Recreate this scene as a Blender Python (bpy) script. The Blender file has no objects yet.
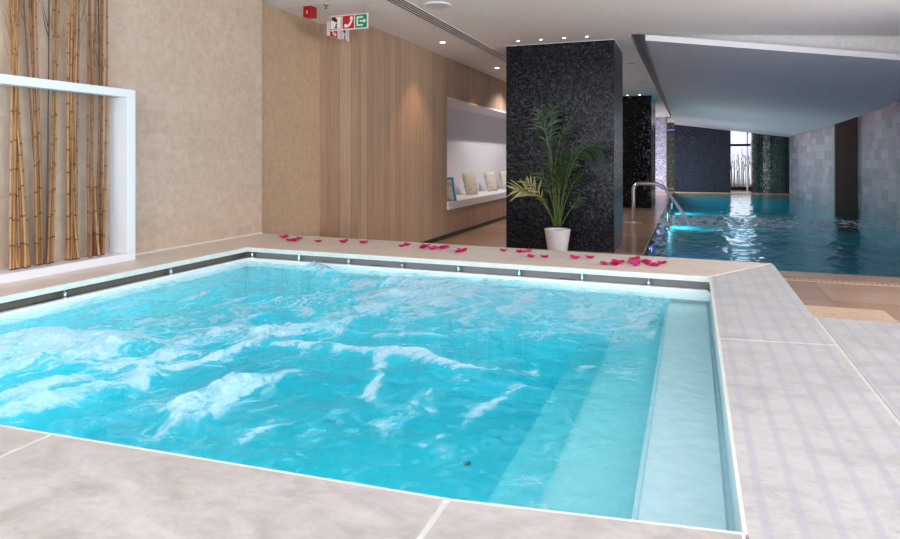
import bpy, bmesh, math, random
import numpy as np
from mathutils import Vector, Matrix
random.seed(7); rng = np.random.default_rng(11)
scn = bpy.context.scene
COL = scn.collection
PI = math.pi

# ---------------------------------------------------------------- camera, world, lights, exposure
FPX, HX, HY, CAMZ = 640.0, 450.0, 158.5, 1.28
YAW = math.atan2(240, FPX)
cam = bpy.data.cameras.new('camera'); camo = bpy.data.objects.new('camera', cam); COL.objects.link(camo)
camo.location = (0, 0, CAMZ); camo.rotation_euler = (PI/2, 0, YAW)
cam.sensor_width = 36; cam.lens = FPX/900*36; cam.shift_y = -(269.5-HY)/900; cam.clip_start = .05
scn.camera = camo
scn.view_settings.view_transform = 'Standard'; scn.view_settings.look = 'None'
scn.view_settings.gamma = 1; scn.view_settings.use_curve_mapping = False
scn.view_settings.exposure = 0.55
w = bpy.data.worlds.new('daylight'); scn.world = w; w.use_nodes = True
w.node_tree.nodes['Background'].inputs[0].default_value = (.93, .95, 1, 1)
w.node_tree.nodes['Background'].inputs[1].default_value = 2.0
def area(name, loc, target, sx, sy, power, col, spread=PI):
    l = bpy.data.lights.new(name, 'AREA'); l.shape = 'RECTANGLE'; l.size = sx; l.size_y = sy
    l.energy = power; l.color = col; l.spread = spread
    o = bpy.data.objects.new(name, l); COL.objects.link(o); o.location = loc
    o.rotation_euler = (Vector(target)-Vector(loc)).to_track_quat('-Z', 'Y').to_euler(); return o
area('window_daylight_rear', (.0, -4.5, 1.2), (-1, 5, 2.6), 7.0, 2.4, 130, (.95, .97, 1))
area('window_daylight_right', (4.2, 1.4, 1.5), (-2, 3.5, 1.6), 3.8, 2.1, 15, (.93, .96, 1))
area('fill_deck', (3.36, 6.8, 1.35), (-2, 7.4, 1.5), 5.5, 2.0, 140, (.93, .96, 1))  # added unseen fill for pillar, oak wall and niche; no window here
area('window_daylight_far', (1.95, 28.1, 1.4), (1.6, 20, 1.6), .95, 2.3, 7, (.95, .97, 1))
area('window_daylight_lounge', (-3.2, 22.6, 1.2), (-.9, 26.2, .4), 1.8, 1.4, 45, (.95, .93, 1), math.radians(75))
def point(name, loc, power, col, r=.08):
    l = bpy.data.lights.new(name, 'POINT'); l.energy = power; l.color = col; l.shadow_soft_size = r
    o = bpy.data.objects.new(name, l); COL.objects.link(o); o.location = loc; return o
scn.cycles.use_denoising = True
scn.cycles.transparent_max_bounces = 12
scn.cycles.max_bounces = 10
scn.cycles.caustics_reflective = False; scn.cycles.caustics_refractive = False
scn.cycles.sample_clamp_indirect = 4

# ---------------------------------------------------------------- pixel rays onto planes
SN, CS = math.sin(YAW), math.cos(YAW)
def ray(px, py):
    u = (px-HX)/FPX; v = -(py-HY)/FPX
    return Vector((-SN+CS*u, CS+SN*u, v))
ORG = Vector((0, 0, CAMZ))
def onz(px, py, z): r = ray(px, py); return ORG + r*((z-CAMZ)/r.z)
def onx(px, py, x): r = ray(px, py); return ORG + r*(x/r.x)
def ony(px, py, y): r = ray(px, py); return ORG + r*(y/r.y)

# ---------------------------------------------------------------- material helpers
class NT:
    def __init__(s, name):
        s.m = bpy.data.materials.new(name); s.m.use_nodes = True
        s.t = s.m.node_tree; s.b = s.t.nodes['Principled BSDF']; s.out = s.t.nodes['Material Output']
    def n(s, typ, **k):
        nd = s.t.nodes.new(typ)
        for a, v in k.items():
            if a.startswith('i_'): nd.inputs[a[2:].replace('_', ' ')].default_value = v
            else: setattr(nd, a, v)
        return nd
    def l(s, a, b): s.t.links.new(a, b)
    def co(s, scale=(1, 1, 1), rot=(0, 0, 0), loc=(0, 0, 0)):
        tc = s.n('ShaderNodeTexCoord'); mp = s.n('ShaderNodeMapping')
        mp.inputs['Scale'].default_value = scale; mp.inputs['Rotation'].default_value = rot; mp.inputs['Location'].default_value = loc
        s.l(tc.outputs['Object'], mp.inputs['Vector']); return mp.outputs[0]
    def noise(s, vec, scale, detail=4, rough=.55, dist=0):
        nd = s.n('ShaderNodeTexNoise'); nd.inputs['Scale'].default_value = scale; nd.inputs['Detail'].default_value = detail
        nd.inputs['Roughness'].default_value = rough; nd.inputs['Distortion'].default_value = dist
        s.l(vec, nd.inputs['Vector']); return nd.outputs['Fac']
    def ramp(s, fac, stops, interp='LINEAR'):
        r = s.n('ShaderNodeValToRGB'); cr = r.color_ramp; cr.interpolation = interp
        while len(cr.elements) < len(stops): cr.elements.new(.5)
        for e, (p, c) in zip(cr.elements, stops): e.position = p; e.color = (*c, 1) if len(c) == 3 else c
        s.l(fac, r.inputs[0]); return r.outputs[0]
    def mix(s, a, b, fac, mode='MIX'):
        m = s.n('ShaderNodeMix', data_type='RGBA', blend_type=mode)
        for sock, v in ((m.inputs[6], a), (m.inputs[7], b), (m.inputs[0], fac)):
            if hasattr(v, 'is_output'): s.l(v, sock)
            elif isinstance(v, (int, float)): sock.default_value = v
            else: sock.default_value = (*v, 1)
        return m.outputs[2]
    def math(s, op, a, b=None, clamp=False):
        m = s.n('ShaderNodeMath', operation=op); m.use_clamp = clamp
        for i, v in enumerate((a, b)):
            if v is None: continue
            if hasattr(v, 'is_output'): s.l(v, m.inputs[i])
            else: m.inputs[i].default_value = v
        return m.outputs[0]
    def bump(s, h, strength=.2, dist=.01):
        b = s.n('ShaderNodeBump'); b.inputs['Strength'].default_value = strength; b.inputs['Distance'].default_value = dist
        s.l(h, b.inputs['Height']); s.l(b.outputs[0], s.b.inputs['Normal']); return b.outputs[0]
    def set(s, **k):
        for a, v in k.items():
            a = a.replace('_', ' ')
            if hasattr(v, 'is_output'): s.l(v, s.b.inputs[a])
            else: s.b.inputs[a].default_value = (*v, 1) if isinstance(v, tuple) and len(v) == 3 else v
        return s
def srgb(r, g, b):
    f = lambda c: c/12.92 if c <= .04045 else ((c+.055)/1.055)**2.4
    return (f(r/255), f(g/255), f(b/255))
def plain(name, col, rough=.5, metal=0, var=.06, scale=20, bump=.05, **k):
    s = NT(name); v = s.co()
    f = s.noise(v, scale)
    c = s.ramp(f, [(.3, tuple(x*(1-var) for x in col)), (.7, tuple(min(1, x*(1+var)) for x in col))])
    s.set(Base_Color=c, Roughness=rough, Metallic=metal, **k)
    if bump: s.bump(f, bump, .004)
    return s.m
def emis(name, col, st):
    s = NT(name); s.set(Base_Color=col, Emission_Color=col, Emission_Strength=st); return s.m

def stone(name, c1, c2, c3, rough=.35, scale=1.0, stripes=False, pits=True):
    s = NT(name); v = s.co((1, 1.6, 1))
    f = s.noise(v, 4.5*scale, 9, .66, .8); g = s.noise(v, 26*scale, 6, .7, .5); h = s.noise(s.co(), 70*scale, 3, .6)
    c = s.ramp(f, [(.32, c1), (.52, c2), (.72, c3)])
    c = s.mix(c, s.ramp(g, [(.35, tuple(x*.74 for x in c2)), (.6, tuple(min(1, x*1.06) for x in c2))]), .45)
    c = s.mix(c, tuple(x*.6 for x in c1), s.ramp(h, [(.66, (0, 0, 0)), (.76, (.5, .5, .5))]))
    if stripes:      # bluish blind reflections painted into the stone colour, as bands along the slab
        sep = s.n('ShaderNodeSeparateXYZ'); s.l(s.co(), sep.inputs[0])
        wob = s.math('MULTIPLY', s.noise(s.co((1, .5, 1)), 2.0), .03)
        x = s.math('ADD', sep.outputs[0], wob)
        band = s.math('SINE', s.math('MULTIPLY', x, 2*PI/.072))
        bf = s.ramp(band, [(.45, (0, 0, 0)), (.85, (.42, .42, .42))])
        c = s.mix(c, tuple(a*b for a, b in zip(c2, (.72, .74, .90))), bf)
    s.set(Base_Color=c, Roughness=s.ramp(g, [(.3, (rough-.06,)*3), (.7, (rough+.12,)*3)]))
    s.bump(s.math('ADD', g, h), .06, .003)
    return s.m
M = {}
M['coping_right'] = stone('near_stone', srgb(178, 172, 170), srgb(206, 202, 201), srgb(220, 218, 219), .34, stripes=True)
M['coping_front'] = stone('front_stone', srgb(160, 150, 143), srgb(199, 192, 188), srgb(222, 219, 218), .36)
M['coping_back'] = stone('back_stone', srgb(222, 203, 188), srgb(236, 219, 206), srgb(243, 229, 218), .32)
M['grout'] = plain('grout', srgb(226, 222, 216), .7)
M['lip'] = plain('cut_stone_edge', srgb(236, 234, 228), .45)
def brickwall(name, axis, cols, bw, bh, mortar, msize=.006, rough=.5, var=.5, bumpk=.3, grain=9, vein=.25):
    s = NT(name); tc = s.n('ShaderNodeTexCoord'); sep = s.n('ShaderNodeSeparateXYZ'); s.l(tc.outputs['Object'], sep.inputs[0])
    cb = s.n('ShaderNodeCombineXYZ')
    if axis == 'xy': s.l(sep.outputs[0], cb.inputs[0]); s.l(sep.outputs[1], cb.inputs[1])
    else:
        s.l(s.math('SUBTRACT', sep.outputs[1], sep.outputs[0]), cb.inputs[0]); s.l(sep.outputs[2], cb.inputs[1])
    br = s.n('ShaderNodeTexBrick', offset=.5 if axis != 'xy' else 0); s.l(cb.outputs[0], br.inputs['Vector'])
    br.inputs['Color1'].default_value = (0, 0, 0, 1); br.inputs['Color2'].default_value = (1, 1, 1, 1); br.inputs['Mortar'].default_value = (.5, .5, .5, 1)
    br.inputs['Scale'].default_value = 1; br.inputs['Mortar Size'].default_value = msize; br.inputs['Mortar Smooth'].default_value = .3
    br.inputs['Brick Width'].default_value = bw; br.inputs['Row Height'].default_value = bh; br.inputs['Bias'].default_value = 0
    f = s.noise(tc.outputs['Object'], grain, 7, .65, .5)
    fac = s.math('ADD', s.math('MULTIPLY', br.outputs['Color'], var), s.math('MULTIPLY', f, 1-var))
    c = s.ramp(fac, [(.2, cols[0]), (.5, cols[1]), (.8, cols[2])])
    g = s.noise(tc.outputs['Object'], grain*7, 4, .7)
    c = s.mix(c, tuple(x*.72 for x in cols[0]), s.ramp(g, [(.55, (0, 0, 0)), (.75, (vein, vein, vein))]))
    c = s.mix(c, mortar, br.outputs['Fac'])
    s.set(Base_Color=c, Roughness=rough)
    s.bump(s.math('SUBTRACT', s.math('MULTIPLY', g, .4), br.outputs['Fac']), bumpk, .004)
    return s.m
M['wall_tile'] = brickwall('travertine_wall', 'w', (srgb(184, 158, 138), srgb(203, 179, 160), srgb(219, 198, 181)), .62, .21, srgb(209, 187, 169), .002, .55, .10, .12, 16)
M['stone_wall'] = brickwall('sandstone_wall', 'w', (srgb(180, 148, 120), srgb(196, 166, 138), srgb(210, 182, 154)), .62, .21, srgb(188, 160, 134), .002, .6, .10, .3, 16)
M['pool_stone'] = brickwall('grey_stone_wall', 'w', (srgb(122, 120, 132), srgb(152, 150, 164), srgb(182, 178, 190)), .62, .21, srgb(122, 120, 132), .005, .45, .42, .25, 5)
M['floor'] = brickwall('beige_floor_tile', 'xy', (srgb(168, 134, 110), srgb(182, 148, 124), srgb(194, 162, 140)), 1.2, .6, srgb(150, 122, 104), .005, .22, .4, .1, 3)
M['step_tile'] = stone('pale_step_stone', srgb(204, 172, 148), srgb(216, 184, 158), srgb(224, 194, 170), .3)
def wood(name):
    s = NT(name); tc = s.n('ShaderNodeTexCoord'); sep = s.n('ShaderNodeSeparateXYZ'); s.l(tc.outputs['Object'], sep.inputs[0])
    h = s.math('SUBTRACT', sep.outputs[1], sep.outputs[0])
    q = s.math('DIVIDE', h, .16); fl = s.math('FLOOR', q); fr = s.math('FRACT', q)
    wn = s.n('ShaderNodeTexWhiteNoise', noise_dimensions='1D'); s.l(fl, wn.inputs['W'])
    cb = s.n('ShaderNodeCombineXYZ'); s.l(s.math('ADD', h, s.math('MULTIPLY', wn.outputs['Value'], 40)), cb.inputs[0])
    s.l(s.math('MULTIPLY', sep.outputs[2], .045), cb.inputs[2])
    g = s.noise(cb.outputs[0], 34, 6, .62, .25); g2 = s.noise(cb.outputs[0], 9, 3)
    c = s.ramp(g, [(.28, srgb(160, 129, 106)), (.5, srgb(186, 155, 130)), (.72, srgb(204, 175, 150))])
    c = s.mix(c, srgb(150, 118, 96), s.math('MULTIPLY', g2, .25))
    c = s.mix(c, s.mix(srgb(162, 130, 108), srgb(206, 178, 152), wn.outputs['Value']), .38)
    seam = s.math('LESS_THAN', s.math('ABSOLUTE', s.math('SUBTRACT', fr, .5)), .488)
    c = s.mix(srgb(118, 92, 74), c, seam)
    s.set(Base_Color=c, Roughness=.48); s.bump(s.math('ADD', g, seam), .12, .003); return s.m
M['wood'] = wood('oak_panelling')
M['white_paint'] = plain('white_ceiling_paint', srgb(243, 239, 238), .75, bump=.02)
M['panel_shaded'] = plain('soffit_white_in_shade', srgb(204, 201, 209), .7, bump=.02)  # white soffit, with shade and bluish pool light put into its colour
M['white_trim'] = plain('white_lacquer', srgb(240, 240, 246), .4, var=.01, bump=0)
M['niche_white'] = plain('niche_white', srgb(232, 230, 236), .6, bump=.02)
M['bench_white'] = plain('bench_white', srgb(240, 240, 246), .4, bump=.02)
M['black_base'] = plain('black_skirting', (.012, .012, .013), .4)
def mosaic(name, size, stops, rough=.22, tilt=.16, grout=(.01, .01, .012)):
    s = NT(name); tc = s.n('ShaderNodeTexCoord')
    v = s.n('ShaderNodeTexVoronoi', distance='CHEBYCHEV'); v.inputs['Randomness'].default_value = 0; v.inputs['Scale'].default_value = 1/size
    ge = s.n('ShaderNodeNewGeometry')       # tiles lie in the face: drop the component along its normal
    dt = s.n('ShaderNodeVectorMath', operation='DOT_PRODUCT'); s.l(tc.outputs['Object'], dt.inputs[0]); s.l(ge.outputs['True Normal'], dt.inputs[1])
    sv = s.n('ShaderNodeVectorMath', operation='SCALE'); s.l(ge.outputs['True Normal'], sv.inputs[0]); s.l(dt.outputs['Value'], sv.inputs['Scale'])
    df_ = s.n('ShaderNodeVectorMath', operation='SUBTRACT'); s.l(tc.outputs['Object'], df_.inputs[0]); s.l(sv.outputs[0], df_.inputs[1]); s.l(df_.outputs[0], v.inputs['Vector'])
    sc = s.n('ShaderNodeSeparateColor'); s.l(v.outputs['Color'], sc.inputs[0])
    big = s.noise(tc.outputs['Object'], 3, 2)
    c = s.ramp(sc.outputs[0], stops, 'CONSTANT')
    c = s.mix(c, grout, s.math('GREATER_THAN', v.outputs['Distance'], .455))
    geo = s.n('ShaderNodeNewGeometry')
    sub = s.n('ShaderNodeVectorMath', operation='SUBTRACT'); s.l(v.outputs['Color'], sub.inputs[0]); sub.inputs[1].default_value = (.5, .5, .5)
    mul = s.n('ShaderNodeVectorMath', operation='SCALE'); s.l(sub.outputs[0], mul.inputs[0]); mul.inputs['Scale'].default_value = tilt
    add = s.n('ShaderNodeVectorMath', operation='ADD'); s.l(geo.outputs['Normal'], add.inputs[0]); s.l(mul.outputs[0], add.inputs[1])
    nm = s.n('ShaderNodeVectorMath', operation='NORMALIZE'); s.l(add.outputs[0], nm.inputs[0]); s.l(nm.outputs[0], s.b.inputs['Normal'])
    s.set(Base_Color=c, Roughness=rough, Specular_IOR_Level=.2); return s.m
M['mosaic'] = mosaic('black_glass_mosaic', .023, [(0, (.003, .003, .005)), (.35, (.005, .006, .009)), (.6, (.010, .012, .019)), (.82, (.016, .019, .034)), (.95, (.030, .036, .058))], .25, .10)
M['mosaic_black'] = mosaic('jet_glass_mosaic', .03, [(0, (.003, .003, .004)), (.5, (.006, .006, .008)), (.85, (.014, .014, .017)), (.975, (.08, .085, .10))], .15, .12)
M['mosaic_daylit'] = mosaic('daylit_glass_mosaic', .04, [(0, (.22, .21, .30)), (.3, (.34, .33, .44)), (.6, (.42, .41, .52)), (.85, (.55, .53, .63))], .3)  # pillar tiles lightened: grazing daylight put into their colour
M['mosaic_blue'] = mosaic('navy_glass_mosaic', .045, [(0, (.010, .014, .026)), (.4, (.014, .019, .034)), (.75, (.02, .027, .046)), (.93, (.03, .04, .066))], .3)
M['mosaic_green'] = mosaic('bottle_green_mosaic', .045, [(0, (.012, .03, .03)), (.4, (.018, .048, .046)), (.7, (.03, .07, .066)), (.92, (.06, .11, .105))], .25, .2)
M['mosaic_olive'] = mosaic('olive_mosaic', .045, [(0, (.03, .035, .02)), (.4, (.06, .065, .035)), (.7, (.02, .06, .04)), (.92, (.15, .14, .1))], .3)
M['chrome'] = plain('polished_chrome', (.82, .83, .85), .12, 1, .02, bump=0)
M['steel'] = plain('brushed_steel', (.62, .62, .62), .28, 1, .05, bump=0)
M['channel_steel'] = plain('channel_grey', srgb(150, 153, 156), .45, 0, .04)
M['channel_dark'] = plain('channel_grey_dark', srgb(120, 120, 114), .45, 0, .04)
M['liner'] = plain('white_tub_liner', srgb(222, 240, 250), .35, bump=.0)
M['ledge'] = plain('white_tub_rim', srgb(244, 248, 250), .25, var=.01, bump=0)
M['dark'] = plain('dark_slot', (.012, .012, .014), .5)
M['pool_tile'] = mosaic('teal_pool_mosaic', .05, [(0, (.03, .44, .58)), (.4, (.05, .52, .66)), (.75, (.08, .60, .72))], .3, .02, (.1, .4, .46))

# ---------------------------------------------------------------- mesh helpers
def link(name, bm, mat, parent=None, smooth=False):
    me = bpy.data.meshes.new(name); bmesh.ops.recalc_face_normals(bm, faces=bm.faces); bm.to_mesh(me); bm.free()
    if smooth:
        for p in me.polygons: p.use_smooth = True
    o = bpy.data.objects.new(name, me); COL.objects.link(o)
    for m in (mat if isinstance(mat, (list, tuple)) else [mat]): me.materials.append(m)
    if parent: o.parent = parent
    return o
def tag(o, label=None, cat=None, group=None, kind=None):
    if label: o['label'] = label
    if cat: o['category'] = cat
    if group: o['group'] = group
    if kind: o['kind'] = kind
    return o
def empty(name, loc, label, cat, group=None, rz=0):
    o = bpy.data.objects.new(name, None); COL.objects.link(o); o.location = loc; o.rotation_euler = (0, 0, rz); o.empty_display_size = .1
    return tag(o, label, cat, group)
def box(bm, a, b, bev=0, mi=0):
    r = bmesh.ops.create_cube(bm, size=1)
    vs = r['verts']
    for v in vs: v.co = Vector([(a[i]+b[i])/2 + v.co[i]*(b[i]-a[i]) for i in range(3)])
    if bev:
        es = {e for v in vs for e in v.link_edges}
        bmesh.ops.bevel(bm, geom=list(es), offset=bev, segments=2, affect='EDGES', profile=.6)
    return vs
def prism(bm, pts, z0, z1):
    lo = [bm.verts.new((p[0], p[1], z0)) for p in pts]; hi = [bm.verts.new((p[0], p[1], z1)) for p in pts]
    n = len(pts); bm.faces.new(lo[::-1]); bm.faces.new(hi)
    for i in range(n): bm.faces.new((lo[i], lo[(i+1) % n], hi[(i+1) % n], hi[i]))
def loft(bm, rings, cap=True, closed=True, mi=0):
    vr = [[bm.verts.new(p) for p in r] for r in rings]; n = len(rings[0])
    for a, b in zip(vr, vr[1:]):
        for i in range(n if closed else n-1):
            f = bm.faces.new((a[i], a[(i+1) % n], b[(i+1) % n], b[i])); f.material_index = mi
    if cap:
        f = bm.faces.new(vr[0][::-1]); f.material_index = mi; f = bm.faces.new(vr[-1]); f.material_index = mi
def lathe(bm, prof, n=24, c=(0, 0, 0), cap=True):
    loft(bm, [[(c[0]+r*math.cos(2*PI*i/n), c[1]+r*math.sin(2*PI*i/n), c[2]+z) for i in range(n)] for r, z in prof], cap)
def tube(bm, pts, rad, n=10, cap=True):
    pts = [Vector(p) for p in pts]; rs = rad if isinstance(rad, (list, tuple)) else [rad]*len(pts)
    rings = []; up = Vector((.13, .31, .94)).normalized(); prev = None
    for i, p in enumerate(pts):
        t = (pts[min(i+1, len(pts)-1)]-pts[max(i-1, 0)]).normalized()
        x = (prev - t*prev.dot(t)) if prev else up.cross(t)
        if x.length < 1e-4: x = Vector((1, 0, 0)).cross(t)
        x.normalize(); y = t.cross(x); prev = x
        rings.append([p + (x*math.cos(2*PI*k/n)+y*math.sin(2*PI*k/n))*rs[i] for k in range(n)])
    loft(bm, rings, cap)
def struct(name, bm, mat, smooth=False): return tag(link(name, bm, mat, None, smooth), kind='structure')
def sbox(name, mat, *boxes):
    bm = bmesh.new()
    for a, b in boxes: box(bm, a, b)
    return struct(name, bm, mat)
def bez(p, n=12):
    p = [Vector(q) for q in p]; out = []
    for i in range(n+1):
        t = i/n; q = p[:]
        while len(q) > 1: q = [a.lerp(b, t) for a, b in zip(q, q[1:])]
        out.append(q[0])
    return out

# ---------------------------------------------------------------- key dimensions
ZC, ZW, ZCEIL = .53, .42, 2.90           # coping top, tub water, flat ceiling
TH = .035                                # coping slab thickness
BL = Vector((-3.50, 4.46)); BR = Vector((.118, 4.38)); FR = Vector((.103, 1.407))
FM = onz(450, 499, ZC).xy; FL = onz(0, 425, ZC).xy
k = (FM-FL).normalized(); FLL = FL + k*((-3.50-FL.x)/k.x)     # front edge run on to the left wall side
XR, YB, YS = .555, 5.2, 3.45             # platform right edge (pool side), back edge, step edge

# ---------------------------------------------------------------- floor and platform
sbox('floor', M['floor'],
     ((-4.4, 5.0, -.2), (-.60, 26, 0)), ((-.60, 5.0, -.2), (XR, 8.15, 0)), ((XR, 3.3, -.2), (4.2, 8.15, 0)),
     ((-4.4, 26, -.2), (4.2, 33, 0)))
sbox('floor_pool_basin', M['pool_tile'], ((-.75, 8.0, -.70), (4.1, 26.1, -.55)),
     ((-.75, 8.15, -.55), (-.60, 26, -.04)), ((-.6, 8.0, -.55), (4.1, 8.15, -.2)), ((-.6, 26, -.55), (4.1, 26.15, -.2)), ((3.95, 8.15, -.55), (4.1, 26, 0)))
# platform body under the coping (a ring around the tub)
bm = bmesh.new()
G = .10
prism(bm, [(-4.2, YB-.03), (-4.2, BL.y+G), (BR.x+.02, BR.y+G), (BR.x+.02, BR.y), (XR-.02, BR.y), (XR-.02, YB-.08)], 0, ZC-TH)
prism(bm, [(-4.2, BL.y+G), (-4.2, -1.2), (BL.x-G, -1.2), (BL.x-G, BL.y+G)], 0, ZC-TH)
prism(bm, [(BR.x+.02, BR.y), (FR.x+.02, 1.3), (XR-.02, 1.3), (XR-.02, BR.y)], 0, ZC-TH)
prism(bm, [(BL.x-G, FLL.y-.02), (BL.x-G, -1.2), (4.2, -1.2), (4.2, YS-.02), (XR-.02, YS-.02), (XR-.02, FR.y-.02), (FR.x, FR.y-.02), (FM.x, FM.y-.02)], 0, ZC-TH)
struct('floor_platform', bm, M['step_tile'])
def slabs(name, mat, polys, gap=.003):
    bm = bmesh.new()
    for p in polys:
        c = sum((Vector(q) for q in p), Vector((0, 0)))/len(p); q2 = []
        n = len(p); pts = [Vector(q) for q in p]
        for i in range(n):          # inset each slab for its joint
            a, b, d = pts[i-1], pts[i], pts[(i+1) % n]
            e1 = (b-a).normalized(); e2 = (d-b).normalized()
            n1 = Vector((-e1.y, e1.x)); n2 = Vector((-e2.y, e2.x))
            s = 1 if (c-b).dot(n1) > 0 else -1
            s2 = 1 if (c-b).dot(n2) > 0 else -1
            q2.append(b + (n1*s+n2*s2)*gap)
        prism(bm, [(q.x, q.y) for q in q2], ZC-TH+.002, ZC)
    bmesh.ops.bevel(bm, geom=[e for e in bm.edges if abs(e.verts[0].co.z-ZC) < 1e-5 and abs(e.verts[1].co.z-ZC) < 1e-5], offset=.004, segments=2, affect='EDGES')
    return struct(name, bm, mat)
yj = onz(45, 278.7, ZC).y                        # joint across the left coping
j1 = onz(447, 500, ZC).x; j2 = onz(52, 434, ZC).x
lerp = lambda a, b, t: a + (b-a)*t
def front_y(x): return lerp(FM.y, FR.y, (x-FM.x)/(FR.x-FM.x)) if x > FM.x else lerp(FM.y, FL.y, (x-FM.x)/(FL.x-FM.x))
slabs('coping_left', M['coping_back'], [[(-4.03, yj), (-3.50, yj), BL, (-4.03, BL.y)], [(-4.03, .2), (-3.50, .2), (-3.50, yj), (-4.03, yj)]])
slabs('coping_back', M['coping_back'], [[(-4.17, BL.y), BL, BR, (XR, 5.10), (-4.17, 5.37)]])
yr = onz(720, 338.5, ZC).y; yr2 = onz(832, 345, ZC).y
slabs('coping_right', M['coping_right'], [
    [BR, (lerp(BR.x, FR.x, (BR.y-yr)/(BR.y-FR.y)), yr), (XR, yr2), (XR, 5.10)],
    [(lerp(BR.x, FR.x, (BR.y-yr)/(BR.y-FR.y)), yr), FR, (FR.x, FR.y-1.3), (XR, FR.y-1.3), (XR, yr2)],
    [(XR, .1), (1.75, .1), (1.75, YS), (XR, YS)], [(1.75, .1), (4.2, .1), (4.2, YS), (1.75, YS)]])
slabs('coping_front', M['coping_front'], [
    [(j1, front_y(j1)), FR, (FR.x, .1), (j1, .1)],
    [(j2, front_y(j2)), (j1, front_y(j1)), (j1, .1), (j2, .1)],
    [FLL, (j2, front_y(j2)), (j2, .1), (-3.50, .1)],
    [(-3.5, -1.2), (4.2, -1.2), (4.2, .1), (-3.5, .1)]])
bm = bmesh.new()      # pale grout bed that shows in the joints
prism(bm, [(-4.03, .2), (-3.51, .2), (-3.51, BL.y+.01), (BR.x+.01, BR.y+.01), (FR.x+.01, .2), (4.2, .2), (4.2, YS-.005), (XR-.005, YS-.005), (XR-.005, 5.09), (-4.03, 5.2)], ZC-TH+.003, ZC-.0025)
prism(bm, [(-3.5, FLL.y-.01), (FM.x, FM.y-.01), (FR.x, FR.y-.01), (FR.x, .1), (-3.5, .1)], ZC-TH+.003, ZC-.0025)
struct('trim_grout', bm, M['grout'])
def lip(name, a, b, inw):      # pale cut edge of the coping over the channel
    bm = bmesh.new(); a = Vector(a); b = Vector(b); i = Vector(inw)*.004
    prism(bm, [a+i, b+i, b-i*3, a-i*3], ZC-TH, ZC-.001); return struct(name, bm, M['lip'])
lip('trim_1', (-3.5, .9), BL, (1, 0)); lip('trim_2', BL, BR, (.02, -1)); lip('trim_3', BR, FR, (-1, 0))
lip('trim_4', FR, FM, (0, 1)); lip('trim_5', FM, FLL, (0, 1))
# step down to the pool deck
st = empty('stone_step', (.95, 4.2, 0), 'low pale beige stone step leading from the raised platform down to the pool deck', 'step')
e = onz(890, 316.6, .36); bm = bmesh.new(); box(bm, (XR-.95, YS-4.2, 0), (e.x-.95, 4.54-4.2, .33))
link('riser', bm, M['step_tile'], st)
bm = bmesh.new(); box(bm, (XR-.95, YS-4.2, .33), (e.x+.01-.95, 4.55-4.2, .36), .004); link('tread', bm, M['step_tile'], st)
# overflow grating in the deck before the pool
g = empty('drain_grate', (2.0, 7.62, 0), 'long slotted overflow drain set in the beige deck along the pool edge', 'drain')
bm = bmesh.new(); box(bm, (-1.3, -.07, -.01), (1.9, .07, .003)); link('grate_frame', bm, M['step_tile'], g)
bm = bmesh.new()
for i in range(64): box(bm, (-1.27+i*.05, -.055, .0), (-1.262+i*.05, .055, .0042))
link('slot', bm, plain('drain_shadow', srgb(112, 84, 66), .6), g)['kind'] = 'stuff'

# ---------------------------------------------------------------- walls
sbox('wall_left', M['wall_tile'], ((-4.3, -1.2, 0), (-4.03, 5.36, ZCEIL+.1)))
sbox('wall_left_stone', M['stone_wall'], ((-4.4, 5.36, 0), (-4.17, 6.66, ZCEIL+.1)))
N0, N1, NZ0, NZ1, XW, XN = 9.62, 16.0, .45, 2.27, -3.66, -4.25
sbox('wall_back_wood', M['wood'], ((-4.4, 6.66, 0), (XW, N0, ZCEIL+.1)), ((-4.4, N0, 0), (XW, N1, NZ0)), ((-4.4, N0, NZ1), (XW, N1, ZCEIL+.1)), ((-4.4, N1, 0), (XW, 22, ZCEIL+.1)))
sbox('wall_niche', M['niche_white'], ((-4.4, N0, NZ0), (XN, N1, NZ1)), ((XN, N0-.0, NZ0), (XW-.005, N0+.02, NZ1)), ((XN, N0+.02, NZ1-.03), (XW+.004, N1, NZ1)), ((XN, N1-.02, NZ0), (XW-.005, N1, NZ1)))
sbox('baseboard_wood', M['black_base'], ((XW-.01, 6.7, 0), (XW+.012, 22, .065)))

sbox('trim_7', M['grout'], ((-4.03, 3.6, ZC), (-4.022, 5.36, ZC+.012)))
# ceiling: flat part left of and before the pool, ending in a slanting edge
CE0, CE1 = onz(628.7, 34, ZCEIL), onz(898, 35.5, ZCEIL)
dxy = (CE1-CE0).xy.normalized(); CEX = CE0.xy + dxy*5.6
bm = bmesh.new()
prism(bm, [(-4.4, -1.2), (4.3, -1.2), (4.3, CE0.y + (4.3-CE0.x)*dxy.y/dxy.x), (CE0.x, CE0.y), (-.70, 31), (-4.4, 31)], ZCEIL, ZCEIL+.28)
struct('ceiling', bm, M['white_paint'])
sbox('ceiling_upper', M['white_paint'], ((-.9, 8.4, ZCEIL+.28), (4.4, 31, ZCEIL+.36)))
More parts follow.
